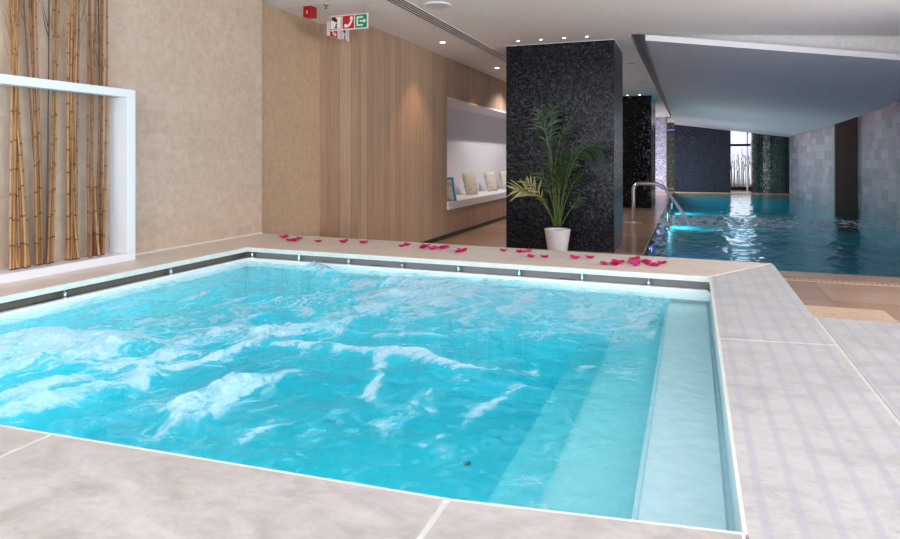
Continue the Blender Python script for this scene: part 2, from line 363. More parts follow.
# sloping soffit over the pool
bm = bmesh.new()
x0, x1 = -.55, 3.30
fy = lambda x: CE0.y+.10 + (x-CE0.x)*dxy.y/dxy.x*.93
fx1 = ony(898.5, 55, 9.55)
zr = lambda x: 2.835 + (x+.55)/(fx1.x+.55)*(fx1.z-2.835)
rows = []
for (ya, za, zb) in ((None, 2.835, zr(x1)), (13.4, 2.77, 2.20), (18.6, 2.69, 2.10), (25.9, 2.58, 2.05)):
    row = []
    for i in range(9):
        t = i/8; x = lerp(x0, x1, t); row.append((x, fy(x) if ya is None else ya, lerp(za, zb, t)))
    rows.append(row)
lo = [[bm.verts.new(p) for p in r] for r in rows]; hi = [[bm.verts.new((p[0], p[1], p[2]+.078)) for p in r] for r in rows]
for a, b in zip(lo, lo[1:]):
    for i in range(8): bm.faces.new((a[i], a[i+1], b[i+1], b[i]))
for a, b in zip(hi, hi[1:]):
    for i in range(8): bm.faces.new((a[i], b[i], b[i+1], a[i+1]))
for i in range(8):
    f = bm.faces.new((lo[0][i], hi[0][i], hi[0][i+1], lo[0][i+1])); f.material_index = 1
    bm.faces.new((lo[-1][i], lo[-1][i+1], hi[-1][i+1], hi[-1][i]))
for j in range(3):
    bm.faces.new((lo[j][0], lo[j+1][0], hi[j+1][0], hi[j][0])); bm.faces.new((lo[j][8], hi[j][8], hi[j+1][8], lo[j+1][8]))
so = struct('ceiling_sloped', bm, [M['panel_shaded'], M['white_trim']])
bm = bmesh.new()      # white back of the cove over the soffit's front edge
prism(bm, [(x0, fy(x0)+.22), (x1+.3, fy(x1+.3)+.22), (x1+.3, fy(x1+.3)+.3), (x0, fy(x0)+.3)], 2.3, ZCEIL+.3)
for v in bm.verts:
    if v.co.z < 2.5: v.co.z = lerp(2.835, zr(x1), (v.co.x-x0)/(x1-x0))+.03
struct('trim_6', bm, M['white_paint'])
# pool hall right wall with a recess
bm = bmesh.new()
prism(bm, [(3.42, 18.6), (3.42, 27), (4.4, 27), (4.4, 18.6)], -1.3, ZCEIL+.28)
prism(bm, [(3.92, 18.6), (4.4, 18.6), (4.4, 13.3), (3.66, 13.3)], -1.3, ZCEIL+.28)
prism(bm, [(3.40, 13.3), (4.4, 13.3), (4.4, 3.3), (3.40, 3.3)], -1.3, ZCEIL+.28)
struct('wall_right', bm, M['pool_stone'])
sbox('wall_right_pier', plain('dark_grey_pier', srgb(72, 60, 54), .5), ((3.425, 18.5, -1.3), (3.92, 18.598, ZCEIL+.2)))
# pillars
for nm, m, a, b in (('pillar', M['mosaic'], (-2.48, 8.92), (-.965, 10.1)), ('pillar', M['mosaic_black'], (-1.66, 17.2), (-.93, 19.3)), ('pillar', M['mosaic_daylit'], (-1.30, 26.3), (-.86, 27.2))):
    bm = bmesh.new(); box(bm, (*a, 0), (*b, ZCEIL)); struct(nm, bm, m)
sbox('trim_pillar_cap', M['white_trim'], ((-2.487, 8.913, ZCEIL-.006), (-.958, 10.107, ZCEIL)))
# far end
xf0, xf1, xf2 = -.56, 1.43, 2.50
sbox('wall_far_dark', M['mosaic_blue'], ((xf0, 26.15, -.02), (xf1, 27.2, ZCEIL+.28)))
sbox('wall_far_olive', M['mosaic_olive'], ((-4.4, 30.5, 0), (xf0+.4, 30.8, ZCEIL)))
bm = bmesh.new(); cx, cy, R = 3.15, 27.35, .95
prism(bm, [(cx+R*math.cos(a), cy+R*math.sin(a)) for a in [2*PI*i/48 for i in range(48)]], 0, ZCEIL+.28)
struct('wall_far_curved', bm, M['mosaic_green'], False)
sbox('wall_far_end', M['niche_white'], ((xf0, 31.0, 0), (4.4, 31.2, ZCEIL+.28)))
# violet cove glow at the far left and above the window passage, pink cove by the right wall
violet = emis('violet_led', (.25, .12, 1), .5); blue = emis('blue_led', (.12, .10, 1), 5); pink = emis('pink_led', (1, .55, .55), 2.6)
def strip(name, a, b, mat, label, group=None):
    bm = bmesh.new(); c = [(a[i]+b[i])/2 for i in range(2)]+[min(a[2], b[2])]
    box(bm, [a[i]-c[i] for i in range(3)], [b[i]-c[i] for i in range(3)]); o = link(name, bm, mat); o.location = c
    return tag(o, label, 'light strip', group)
strip('led_strip', (-1.2, 30.42, 2.55), (-.4, 30.5, 2.58), violet, 'violet light strip high on the olive mosaic wall behind the far pillar')
strip('led_strip', (3.62, 13.4, 2.50), (3.66, 18.5, 2.54), pink, 'pink cove light strip hidden above the recess of the grey stone wall')
strip('led_strip', (3.34, 18.7, 2.30), (3.40, 25.8, 2.33), pink, 'pink cove light strip above the far stretch of grey stone wall')

# ---------------------------------------------------------------- noise on grids (numpy)
def vnoise(x, y, seed):
    xi = np.floor(x).astype(int); yi = np.floor(y).astype(int); fx = x-xi; fy_ = y-yi
    fx = fx*fx*fx*(fx*(fx*6-15)+10); fy_ = fy_*fy_*fy_*(fy_*(fy_*6-15)+10)
    def h(a, b):
        n = (a*374761393 + b*668265263 + seed*974711) & 0x7fffffff
        n = ((n ^ (n >> 13))*1274126177) & 0x7fffffff
        return ((n ^ (n >> 16)) & 0xffff)/65535.
    return (h(xi, yi)*(1-fx)+h(xi+1, yi)*fx)*(1-fy_) + (h(xi, yi+1)*(1-fx)+h(xi+1, yi+1)*fx)*fy_
def fbm(x, y, seed, octv=5, gain=.5):
    s = 0; a = 1; t = 0
    for o in range(octv):
        s = s + a*vnoise(x*2**o+o*17.3, y*2**o-o*9.1, seed+o); t += a; a *= gain
    return s/t
def seg_d(px, py, pts):
    best = np.full(px.shape, 1e9)
    for (ax, ay), (bx, by) in zip(pts, pts[1:]) if len(pts) > 1 else [(pts[0], pts[0])]:
        dx, dy = bx-ax, by-ay; L = dx*dx+dy*dy+1e-12
        t = np.clip(((px-ax)*dx+(py-ay)*dy)/L, 0, 1)
        best = np.minimum(best, (px-ax-t*dx)**2+(py-ay-t*dy)**2)
    return np.sqrt(best)
def water_mesh(name, X, Y, Z, foam, zbot, mat, label):
    ny, nx = X.shape; n = nx*ny
    co = np.stack([X, Y, Z], -1).reshape(-1, 3)
    idx = np.arange(n).reshape(ny, nx)
    q = np.stack([idx[:-1, :-1], idx[:-1, 1:], idx[1:, 1:], idx[1:, :-1]], -1).reshape(-1, 4).tolist()
    ringi = list(idx[0, :]) + list(idx[1:, -1]) + list(idx[-1, -2::-1]) + list(idx[-2:0:-1, 0])
    low = co[ringi].copy(); low[:, 2] = zbot
    m = len(ringi); allv = np.vstack([co, low])
    for i in range(m): j = (i+1) % m; q.append([int(ringi[j]), int(ringi[i]), n+i, n+j])
    q.append([n+i for i in range(m)][::-1])
    me = bpy.data.meshes.new(name); me.from_pydata(allv.tolist(), [], q); me.update()
    at = me.attributes.new('foam', 'FLOAT', 'POINT'); at.data.foreach_set('value', np.concatenate([foam.ravel(), np.zeros(m)]).astype(np.float32))
    for p in me.polygons: p.use_smooth = len(p.vertices) == 4
    o = bpy.data.objects.new(name, me); COL.objects.link(o); me.materials.append(mat)
    return tag(o, label, 'water', kind='stuff')
def water_mat(name, absorb, density, foamc, bumpscale, bumpstr, ior=1.33, cloud=None):
    s = NT(name); s.t.nodes.remove(s.b)
    at = s.n('ShaderNodeAttribute', attribute_name='foam')
    v = s.co(); nz = s.noise(v, bumpscale, 4, .6, .4)
    b = s.n('ShaderNodeBump'); b.inputs['Strength'].default_value = bumpstr; b.inputs['Distance'].default_value = .02; s.l(nz, b.inputs['Height'])
    tr = s.n('ShaderNodeBsdfTransparent'); gl = s.n('ShaderNodeBsdfGlossy'); gl.inputs['Roughness'].default_value = .04
    s.l(b.outputs[0], gl.inputs['Normal'])
    fr = s.n('ShaderNodeFresnel'); fr.inputs['IOR'].default_value = ior; s.l(b.outputs[0], fr.inputs['Normal'])
    geo = s.n('ShaderNodeNewGeometry')
    front = s.math('MULTIPLY', fr.outputs[0], s.math('SUBTRACT', 1, geo.outputs['Backfacing']))
    m1 = s.n('ShaderNodeMixShader'); s.l(front, m1.inputs[0]); s.l(tr.outputs[0], m1.inputs[1]); s.l(gl.outputs[0], m1.inputs[2])
    df = s.n('ShaderNodeBsdfDiffuse'); fine = s.noise(s.co(), 80, 4, .75)
    fcol = s.ramp(at.outputs['Fac'], [(.16, cloud or foamc), (.50, foamc)])
    tl = s.n('ShaderNodeBsdfTranslucent'); s.l(fcol, df.inputs['Color']); s.l(fcol, tl.inputs['Color'])
    md = s.n('ShaderNodeMixShader'); md.inputs[0].default_value = .3; s.l(df.outputs[0], md.inputs[1]); s.l(tl.outputs[0], md.inputs[2])
    ff = s.math('MULTIPLY', at.outputs['Fac'], s.math('ADD', .3, s.math('MULTIPLY', fine, 1.4)), True)
    m2 = s.n('ShaderNodeMixShader'); s.l(ff, m2.inputs[0]); s.l(m1.outputs[0], m2.inputs[1]); s.l(md.outputs[0], m2.inputs[2])
    s.l(m2.outputs[0], s.out.inputs['Surface'])
    va = s.n('ShaderNodeVolumeAbsorption'); va.inputs['Color'].default_value = (*absorb, 1); va.inputs['Density'].default_value = density
    s.l(va.outputs[0], s.out.inputs['Volume'])
    return s.m

# ---------------------------------------------------------------- hot tub
tub = empty('hot_tub', (-1.7, 2.9, -.43), 'large sunken white hot tub full of bubbling turquoise water under a stone coping', 'hot tub')
def tlink(name, bm, mat, **kk):
    o = link(name, bm, mat, None, **kk); o.parent = tub; o.matrix_parent_inverse = Matrix.Translation(-Vector(tub.location)); return o
ZF = -.43
def wallquad(bm, a, b, out, z0, z1, t=.05):
    a, b, o = Vector(a), Vector(b), Vector(out)*t; prism(bm, [a, b, b+o, a+o], z0, z1)
bm = bmesh.new()
outl = [BL, BR, FR, FM, FLL]
prism(bm, [p + (p-Vector((-1.7, 2.9))).normalized()*.04 for p in outl], ZF-.05, ZF)
wallquad(bm, BL, BR, (0, 1), ZF, ZW+.018); wallquad(bm, FLL, BL, (-1, 0), ZF, ZW+.018)
wallquad(bm, BR, FR, (1, 0), ZF, ZC-TH-.001, .018); wallquad(bm, FR, FM, (0, -1), ZF, ZC-TH-.001, .018); wallquad(bm, FM, FLL, (0, -1), ZF, ZC-TH-.001, .018)
tlink('basin', bm, M['liner'])
XS = [onz(647, 417, .36).x, onz(578, 410, .20).x, onz(533, 420, .02).x]
for i, (xs, zs) in enumerate(((XS[0], .36), (XS[1], .20), (XS[2], .02))):
    bm = bmesh.new(); xn = (.118, XS[0], XS[1])[i]
    prism(bm, [(xs, front_y(xs)), (xn if i else .103, front_y(min(xn, .103))), (xn, 4.38), (xs, 4.39)], ZF, zs)
    bmesh.ops.bevel(bm, geom=[e_ for e_ in bm.edges if all(v.co.z > zs-.001 for v in e_.verts)], offset=.02, segments=3, affect='EDGES')
    tlink('step', bm, M['liner'])
bm = bmesh.new(); wallquad(bm, BL+Vector((-.06, .065)), BR+Vector((0, .065)), (0, 1), ZW+.018, ZC-TH, .02); wallquad(bm, BL, BR, (0, 1), ZW+.005, ZW+.02, .07)
tlink('overflow_channel', bm, M['channel_steel'])
bm = bmesh.new(); wallquad(bm, Vector((-3.565, .9)), BL+Vector((-.065, .07)), (-1, 0), ZW+.018, ZC-TH, .02); wallquad(bm, Vector((-3.5, .9)), BL, (-1, 0), ZW+.005, ZW+.02, .07)
box(bm, (-3.575, .9, ZW+.05), (-3.555, BL.y+.06, ZW+.056))
tlink('overflow_channel', bm, M['channel_dark'])
for a, b, i_ in ((BL, BR, (0, -1)), (Vector((-3.5, .95)), BL, (1, 0))):
    bm = bmesh.new(); wallquad(bm, a, b, i_, ZW-.035, ZW+.030, .06)
    bmesh.ops.bevel(bm, geom=[e_ for e_ in bm.edges if all(v.co.z > ZW+.029 for v in e_.verts)], offset=.012, segments=3, affect='EDGES')
    tlink('rim_ledge', bm, M['ledge'])
def post(p):
    bm = bmesh.new(); lathe(bm, [(.018, 0), (.018, .004), (.014, .006), (.014, .038), (.011, .041), (.006, .043), (.006, ZC-TH-ZW-.018)], 14, (p.x, p.y, ZW+.018))
    tlink('channel_post', bm, M['chrome'], smooth=False)
for px, py in ((246, 257), (298, 259.5), (348.5, 264), (402.5, 267.5), (459.5, 271.5), (520.5, 276), (583, 280), (649, 283.5)):
    q = ony(px, py, 4.46); t = (q.x-BL.x)/(BR.x-BL.x); post(Vector((max(q.x, -3.47), lerp(BL.y, BR.y, t)+.025)))
for px, py in ((65, 295), (171, 272)): q = onx(px, py, -3.52); post(Vector((-3.525, q.y)))
for px, py in ((378, 264.5), (568, 278.3)):
    q = ony(px, py, 4.50); t = (q.x-BL.x)/(BR.x-BL.x); bm = bmesh.new()
    lathe(bm, [(.001, .0), (.06, .0), (.065, -.003)], 24); bmesh.ops.scale(bm, vec=(1, .42, 1), verts=bm.verts)
    bmesh.ops.translate(bm, vec=(q.x, lerp(BL.y, BR.y, t)+.030, ZW+.024), verts=bm.verts); tlink('overflow_inlet', bm, M['dark'])
q = onx(45, 299.5, -3.58); bm = bmesh.new(); box(bm, (-3.55, q.y-.10, ZW+.0195), (-3.52, q.y+.12, ZW+.0235), .0015); tlink('overflow_inlet', bm, M['dark'])
for px, py in ((467, 464),):
    q = onz(px, py, ZF); bm = bmesh.new(); lathe(bm, [(.022, 0), (.022, .006), (.018, .009), (.006, .009)], 20, (q.x, q.y, ZF)); tlink('floor_drain', bm, M['channel_dark'])
for px, py in ((150, 395), (330, 420), (90, 350)):
    q = onz(px, py, ZF); bm = bmesh.new(); lathe(bm, [(.04, 0), (.04, .01), (.02, .014)], 16, (q.x, q.y, ZF)); tlink('air_jet', bm, M['chrome'])
# underwater lamps in the tub walls
lampglow = emis('tub_lamp_glow', (.85, .97, 1), 8)
for x in (-2.9, -2.0, -1.1):
    bm = bmesh.new(); r = bmesh.ops.create_cone(bm, cap_ends=True, segments=20, radius1=.09, radius2=.08, depth=.03)
    bmesh.ops.rotate(bm, verts=bm.verts, matrix=Matrix.Rotation(PI/2, 3, 'X')); bmesh.ops.translate(bm, vec=(x, front_y(x)+.016, -.05), verts=bm.verts)
    tlink('underwater_lamp', bm, lampglow)
    l = area('underwater_lamp_beam', (x, front_y(x)+.06, -.05), (x, 3.0, -.36), .16, .16, 3.3, (.9, .98, 1)); l.parent = tub; l.matrix_parent_inverse = Matrix.Translation(-Vector(tub.location))

# water surface with foam where the jets break it
NX, NY = 640, 540
U, V = np.meshgrid(np.linspace(0, 1, NX), np.linspace(0, 1, NY))
xl, xr = -3.505, .108
X = xl + (xr-xl)*U
fyv = np.where(X > FM.x, FM.y+(FR.y-FM.y)*(X-FM.x)/(FR.x-FM.x), FM.y+(FL.y-FM.y)*(X-FM.x)/(FL.x-FM.x)) - .004
byv = BL.y + (BR.y-BL.y)*(X-BL.x)/(BR.x-BL.x) - .045
Y = fyv + (byv-fyv)*V
FE = [ # photo polylines: width m, strength, height m
 ([(0, 350), (40, 344), (78, 348)], .20, 1.0, .055), ([(0, 372), (55, 366), (85, 357)], .14, .75, .03),
 ([(0, 421), (56, 402), (92, 392), (139, 379)], .05, 1.1, .03), ([(0, 402), (42, 390)], .08, .75, .02), ([(0, 432), (30, 418)], .06, .5, .0),
 ([(61, 383), (90, 371)], .05, .6, .01), ([(143, 368), (158, 362), (181, 352), (200, 342), (225, 339)], .08, .95, .03),
 ([(145, 375), (190, 364), (225, 360)], .035, 1.0, .015), ([(118, 366), (132, 362)], .06, .8, .02), ([(128, 348), (150, 342)], .07, .6, .01),
 ([(225, 358), (261, 346), (286, 336)], .05, 1.1, .03), ([(225, 337), (253, 320), (272, 314)], .05, .85, .02),
 ([(261, 333), (295, 329), (336, 328)], .08, 1.0, .035), ([(286, 346), (317, 346), (350, 353), (381, 356), (420, 357), (448, 367), (470, 373)], .05, 1.0, .02),
 ([(336, 331), (381, 336), (431, 332)], .045, .7, .01), ([(342, 322), (372, 308), (392, 296)], .09, .65, .015), ([(400, 292), (432, 282), (455, 280)], .13, .62, .02),
 ([(430, 300), (480, 290), (520, 292)], .12, .45, .01),
 ([(190, 404), (210, 396), (232, 386)], .10, 1.15, .05), ([(196, 418), (214, 412)], .07, .8, .02), ([(95, 421), (140, 402), (170, 395)], .05, .62, .01),
 ([(225, 405), (240, 392)], .03, .5, 0), ([(253, 439), (295, 417)], .025, .7, 0), ([(260, 382), (290, 372)], .03, .5, 0), ([(268, 412), (282, 404)], .025, .5, 0),
 ([(60, 428), (72, 422)], .06, .6, .01), ([(120, 440), (190, 424)], .07, .35, 0),
 ([(381, 361), (375, 381), (367, 396), (386, 406)], .028, .85, 0), ([(409, 409), (437, 395), (439, 411)], .035, .7, 0), ([(425, 446), (448, 436)], .02, .6, 0),
 ([(470, 430), (487, 404), (520, 387), (537, 391)], .022, .6, 0), ([(450, 364), (470, 370), (487, 371), (533, 372)], .045, .6, 0),
 ([(564, 370), (600, 367)], .025, .5, 0), ([(308, 446), (320, 436)], .02, .5, 0), ([(380, 424), (392, 420)], .02, .5, 0),
 ([(95, 309), (140, 304)], .05, .6, .01), ([(135, 305), (165, 300)], .05, .5, .01), ([(108, 326), (150, 319)], .06, .5, .01), ([(160, 316), (182, 312)], .04, .55, 0),
 ([(40, 318), (75, 312)], .06, .5, .01), ([(180, 300), (220, 288)], .05, .45, .01), ([(100, 335), (150, 330)], .05, .45, 0), ([(200, 310), (240, 302)], .06, .35, 0),
 ([(315, 270), (332, 276)], .06, .7, .05), ([(330, 280), (400, 284)], .09, .45, .015), ([(400, 285), (460, 288)], .1, .4, .02),
]
wx = (fbm(X*2.3, Y*2.3, 5, 4)-.5)*.30; wy = (fbm(X*2.3+50, Y*2.3, 6, 4)-.5)*.26
wx += (fbm(X*9, Y*9, 8, 3)-.5)*.07; wy += (fbm(X*9+30, Y*9, 9, 3)-.5)*.07
foam = np.zeros_like(X); hgt = np.zeros_like(X)
brk = fbm(X*7+wx*9, Y*10+wy*9, 21, 5, .6)
for pts, wd, stg, hh in FE:
    P = [tuple(onz(a, b, ZW).xy) for a, b in pts]
    d = seg_d(X+wx*.45, Y+wy*.45, P)/(wd*1.15)
    gss = np.exp(-d**2*1.1)
    foam = 1-(1-foam)*(1-np.clip(stg*.86*gss, 0, .97))
    hgt += hh*gss*(.25+1.5*brk)
def uni(a):
    r = np.empty(a.size); r[np.argsort(a.ravel())] = np.linspace(0, 1, a.size); return r.reshape(a.shape)
fa, fb = onz(0, 421, ZW).xy, onz(139, 379, ZW).xy; fdir = (fb-fa).normalized()
Us = X*fdir.x+Y*fdir.y+wx; Vs = -X*fdir.y+Y*fdir.x+wy
det = uni(fbm(Us*6+wx*5, Vs*12+wy*5, 21, 7, .70))
lace = uni(1-np.abs(fbm(Us*4.5+wx*5, Vs*10+wy*5, 33, 6, .66)-.5)*2)
D = foam
core = np.clip((D*1.25-.46+(det-.5)*1.35)*1.4, 0, 1)*(.55+.45*D)
region = np.exp(-seg_d(X, Y, [tuple(onz(a, b, ZW).xy) for a, b in ((450, 300), (560, 310), (640, 320))])**2/.6**2)
regl = np.exp(-seg_d(X, Y, [tuple(onz(a, b, ZW).xy) for a, b in ((20, 360), (150, 340), (300, 305), (420, 290))])**2/.6**2)
thin = np.clip((lace*.6+det*.4 - (.74-.34*regl-.24*D-.10*region))*3.0, 0, 1)*(.36+.36*regl)
lace2 = uni(1-np.abs(fbm(X*3.2+wx*9, Y*4.2+wy*9, 91, 6, .6)-.5)*2)
thin = np.maximum(thin, np.clip((lace2-.62)*3, 0, 1)*.34*(.35+.65*det))
mist = region*(.36+.26*np.clip((det-.35)*1.6, 0, 1)) + .40*np.clip(D, 0, 1)**1.2
foam = 1-(1-core*.84)*(1-thin)*(1-np.clip(mist, 0, .6))
speck = fbm(X*30, Y*36, 41, 3, .6)
foam = np.maximum(foam, np.clip((speck-.74)*6, 0, .28)*(X < XS[1]))
foam *= np.clip((-X+XS[0]+.12)/.2, .12, 1)
bench = np.clip((X-XS[0]+.02)/.03, 0, 1)
foam = foam*(1-bench)
foam = np.clip(foam, 0, 1)
wav = (fbm(X*1.7+wx, Y*2.1+wy, 51, 3)-.5)*.05 + (fbm(X*6+wx*3, Y*8+wy*3, 52, 4)-.5)*.022 + (fbm(X*22, Y*26, 53, 2)-.5)*.005
edge = np.minimum(np.minimum(np.clip((X-xl)/.25, 0, 1), np.clip((xr-X)/.5, 0, 1)), np.minimum(np.clip(V/.05, 0, 1), np.clip((1-V)/.04, 0, 1)))
calm = np.clip((-X+.1)/1.2, .18, 1)
Z = ZW + (wav*calm*1.0 + hgt*(.35+.65*edge))*(.35+.65*edge) + np.clip(1-(1-V)/.03, 0, 1)*(fbm(X*3.2, X*0, 61, 3)-.45)*.04
Z = np.minimum(Z, ZC-.04-0*Z)
WM = water_mat('turquoise_spa_water', (0.0, .955, .974), 1.15, srgb(212, 230, 243), 14, .25, cloud=srgb(120, 216, 236))
water_mesh('hot_tub_water', X, Y, Z, foam, ZF-.03, WM, 'bubbling turquoise water with white foam filling the hot tub')

# ---------------------------------------------------------------- pool water
nx, ny = 200, 460
U, V = np.meshgrid(np.linspace(0, 1, nx), np.linspace(0, 1, ny)); Xp = -.602+4.54*U; Yp = 8.148 + 17.85*V**1.35
land = onz(690, 222, 0)
d1 = seg_d(Xp, Yp, [tuple(onz(a, b, 0).xy) for a, b in ((690, 220), (730, 221))]); d2 = seg_d(Xp, Yp*.6, [(p.x, p.y*.6) for p in [onz(a, b, 0) for a, b in ((690, 220), (760, 222), (830, 222))]])
bk = fbm(Xp*4, Yp*3, 71, 5, .65); bk2 = fbm(Xp*11, Yp*6, 72, 4, .65)
fo = np.clip((np.exp(-(d1/.7)**2)*1.5+np.exp(-(d2/.8)**2)*1.25)*np.clip(bk2*3.2-1.15, 0, 1.2)-.12, 0, 1)*1.5
rip = np.exp(-((np.hypot(Xp-land.x, (Yp-land.y)*.55))/2.2)**2)
far = np.clip((Yp-15)/6, 0, 1)
Zp = -.012 + (fbm(Xp*3.5, Yp*1.9, 81, 4, .55)-.5)*(.022+.05*rip)*(1-.75*far) + (fbm(Xp*12, Yp*7, 82, 3)-.5)*(.008+.02*rip)*(1-.8*far)
PM = water_mat('deep_teal_pool_water', (.05, .84, .90), .30, srgb(240, 246, 250), 9, .22, 1.13)
water_mesh('pool_water', Xp, Yp, np.minimum(Zp, -.001), np.clip(fo, 0, .9), -.6, PM, 'rippled teal water of the long indoor swimming pool')

# underwater lamps of the pool
plamp = emis('pool_lamp_glow', (.5, .95, 1), 4); vlamp = emis('violet_pool_lamp_glow', (.22, .08, 1), 5)
def pool_lamp(x, y, z, mat, label, group, ax=0, r=.12):
    o = empty('pool_lamp', (x, y, z), label, 'underwater lamp', group); sgn = Matrix.Rotation(PI/2, 3, 'Y') if ax == 0 else Matrix.Rotation(PI/2, 3, 'X')
    bm = bmesh.new(); lathe(bm, [(r*1.3, -.012), (r*1.3, .008), (r*1.02, .02), (r*1.0, .006)], 24); bmesh.ops.rotate(bm, verts=bm.verts, matrix=sgn); link('ring', bm, M['chrome'], o)
    bm = bmesh.new(); lathe(bm, [(r, .006), (r*.8, .022), (r*.3, .03)], 24); bmesh.ops.rotate(bm, verts=bm.verts, matrix=sgn); link('lens', bm, mat, o)
    d = Vector((1, 0, 0)) if ax == 0 else Vector((0, -1, 0)); p = Vector((x, y, z))+d*.05
    l = area('pool_lamp_beam', p, p+d+Vector((0, 0, .12)), r*1.6, r*1.6, 34 if mat is plamp else 2.5, (1, .93, .9) if mat is plamp else (.25, .12, 1)); l.parent = o; l.matrix_parent_inverse = Matrix.Translation(-Vector(o.location))
for y, n in ((22.5, 'far'), (18.0, 'near')):
    pool_lamp(-.585, y, -.28, plamp, f'white underwater lamp in the left side of the pool, the {n} one', 'pool wall lamps', r=.14)
q = onz(661, 221, -.30); pool_lamp(-.57, 12.6, -.10, vlamp, 'violet underwater lamp in the pool side nearest the spout base', 'violet pool lamps', r=.05)
pool_lamp(-.57, 10.2, -.10, vlamp, 'violet underwater lamp in the pool side nearest the black pillar', 'violet pool lamps', r=.05)

# ---------------------------------------------------------------- white frame with bamboo on the left wall
XFR = -3.855
fr = empty('box_frame', (-3.94, 3.0, ZC), 'white box frame standing on the coping against the beige tile wall, around the bamboo', 'frame')
def rel(bm, o): bmesh.ops.translate(bm, vec=-Vector(o.location), verts=bm.verts)
yr_, yl_ = 3.63, .9; zt = onx(134, 90, XFR).z
bm = bmesh.new(); box(bm, (-4.03, yl_, ZC), (XFR, yr_, ZC+.055), .003); rel(bm, fr); link('bottom_rail', bm, M['white_trim'], fr)
bm = bmesh.new(); box(bm, (-3.935, yl_, zt-.058), (XFR, yr_, zt), .003); rel(bm, fr); link('top_rail', bm, M['white_trim'], fr)
bm = bmesh.new(); box(bm, (-4.03, yr_-.075, ZC+.055), (XFR, yr_, zt-.058), .003); rel(bm, fr); link('side_post', bm, M['white_trim'], fr)
bm = bmesh.new(); box(bm, (-4.03, yl_, ZC+.055), (XFR, yl_+.075, zt-.058), .003); rel(bm, fr); link('side_post', bm, M['white_trim'], fr)
def bamboo_mat(name, c1, c2, c3):
    s = NT(name); v = s.co((1, 1, .18)); oi = s.n('ShaderNodeObjectInfo')
    f = s.noise(v, 60, 5, .6); g2 = s.noise(s.co(), 5, 3)
    c = s.ramp(s.math('ADD', s.math('MULTIPLY', f, .55), s.math('MULTIPLY', oi.outputs['Random'], .45)), [(.25, c1), (.5, c2), (.75, c3)])
    c = s.mix(c, c1, s.math('MULTIPLY', g2, .5)); s.set(Base_Color=c, Roughness=.42); return s.m
BAM = bamboo_mat('dry_bamboo', srgb(120, 76, 40), srgb(176, 124, 74), srgb(216, 170, 116))
BAMD = bamboo_mat('dark_bamboo', srgb(52, 36, 24), srgb(84, 58, 38), srgb(110, 76, 48))
NODE = plain('bamboo_node', srgb(92, 58, 32), .6)
def stem(y0, x0, y1, x1, r, h, mat, label, group, twigs=0):
    bm = bmesh.new(); n = max(6, int(h/.17)); base = Vector((x0, y0, ZC+.055)); L = Vector((x1-x0, y1-y0, h))
    pts = []; rads = []
    bend = random.uniform(-.02, .02); z = 0; nodes = []
    while z < 1:
        nodes.append(min(z, 1)); z += random.uniform(.9, 1.15)*(.15+.05*z)/h
    nodes.append(1.0)
    rr = lambda t: r*(1-.45*t)
    P = lambda t: L*t + Vector((0, bend*math.sin(PI*t), 0))
    for a, b in zip(nodes, nodes[1:]):
        if b-a < .01: continue
        e_ = .006/h
        for t, kf in ((a+e_*.2, 1.05), (a+e_*1.4, .95), ((a+b)/2, .93), (b-e_*1.6, .97), (b-e_*.4, 1.10)): pts.append(P(min(t, 1))); rads.append(rr(t)*kf); 
    tube(bm, pts, rads, 9)
    bm.faces.ensure_lookup_table()
    for fi, f in enumerate(bm.faces):
        if fi//9 % 5 in (4, 0): f.material_index = 1
    for i in range(twigs):
        t = random.uniform(.55, .9); p = P(t); s = random.choice((-1, 1))
        tube(bm, [p, p+Vector((.005, s*.03, .08)), p+Vector((.008, s*.06, .2))], [.003, .0025, .0012], 5)
    o = link('bamboo_stem', bm, [mat, NODE], None, True); o.location = base
    return tag(o, label, 'bamboo', group)
ordn = ['leftmost', 'second', 'third', 'fourth', 'fifth', 'sixth', 'seventh', 'eighth', 'ninth', 'tenth', 'eleventh', 'twelfth']
where = ['bundle farthest left in the white frame', 'second bundle from left in the white frame', 'third bundle from left in the white frame', "bundle nearest the white frame's right post"]
bund = [((9, 30), [(7, 19)], 7), ((36, 54), [(23, 37), (47, 60)], 8), ((66, 80), [(64, 80)], 7), ((88, 104), [(85, 107)], 8)]
for bi, ((a, b), tr, n) in enumerate(bund):
    tops = []
    for q_, (ta, tb) in enumerate(tr):
        m_ = n//len(tr) if q_ < len(tr)-1 else n-len(tops); tt = [ta + (tb-ta)*(i+.5)/m_ for i in range(m_)]; random.shuffle(tt); tops += tt
    for i in range(n):
        px = a + (b-a)*(i+.3+.4*random.random())/n
        xb = -3.915 - .075*random.random() if i % 2 else -3.955-.05*random.random()
        q = onx(px, 268, xb); xt = -3.955-.05*random.random(); tp = onx(tops[i], 20, xt)
        h = random.uniform(1.95, 2.3) if random.random() < .85 else random.uniform(.45, .9)
        sl = (tp.y-q.y)/1.72
        mat = BAMD if (i == n//2 and bi in (1, 3)) else BAM
        r = random.uniform(.0075, .0125) if mat is BAM else .0065
        oi_ = f'bamboo stem, {ordn[i]} ' + ('from left ' if i else '') + f'in the {where[bi]}'
        stem(q.y, xb, q.y+sl*h, xb+(xt-xb)*min(1, h/1.7), r, h, mat, oi_, 'bamboo stems in the white frame', 0 if h < 1.5 else 3 if r < .008 else 1)

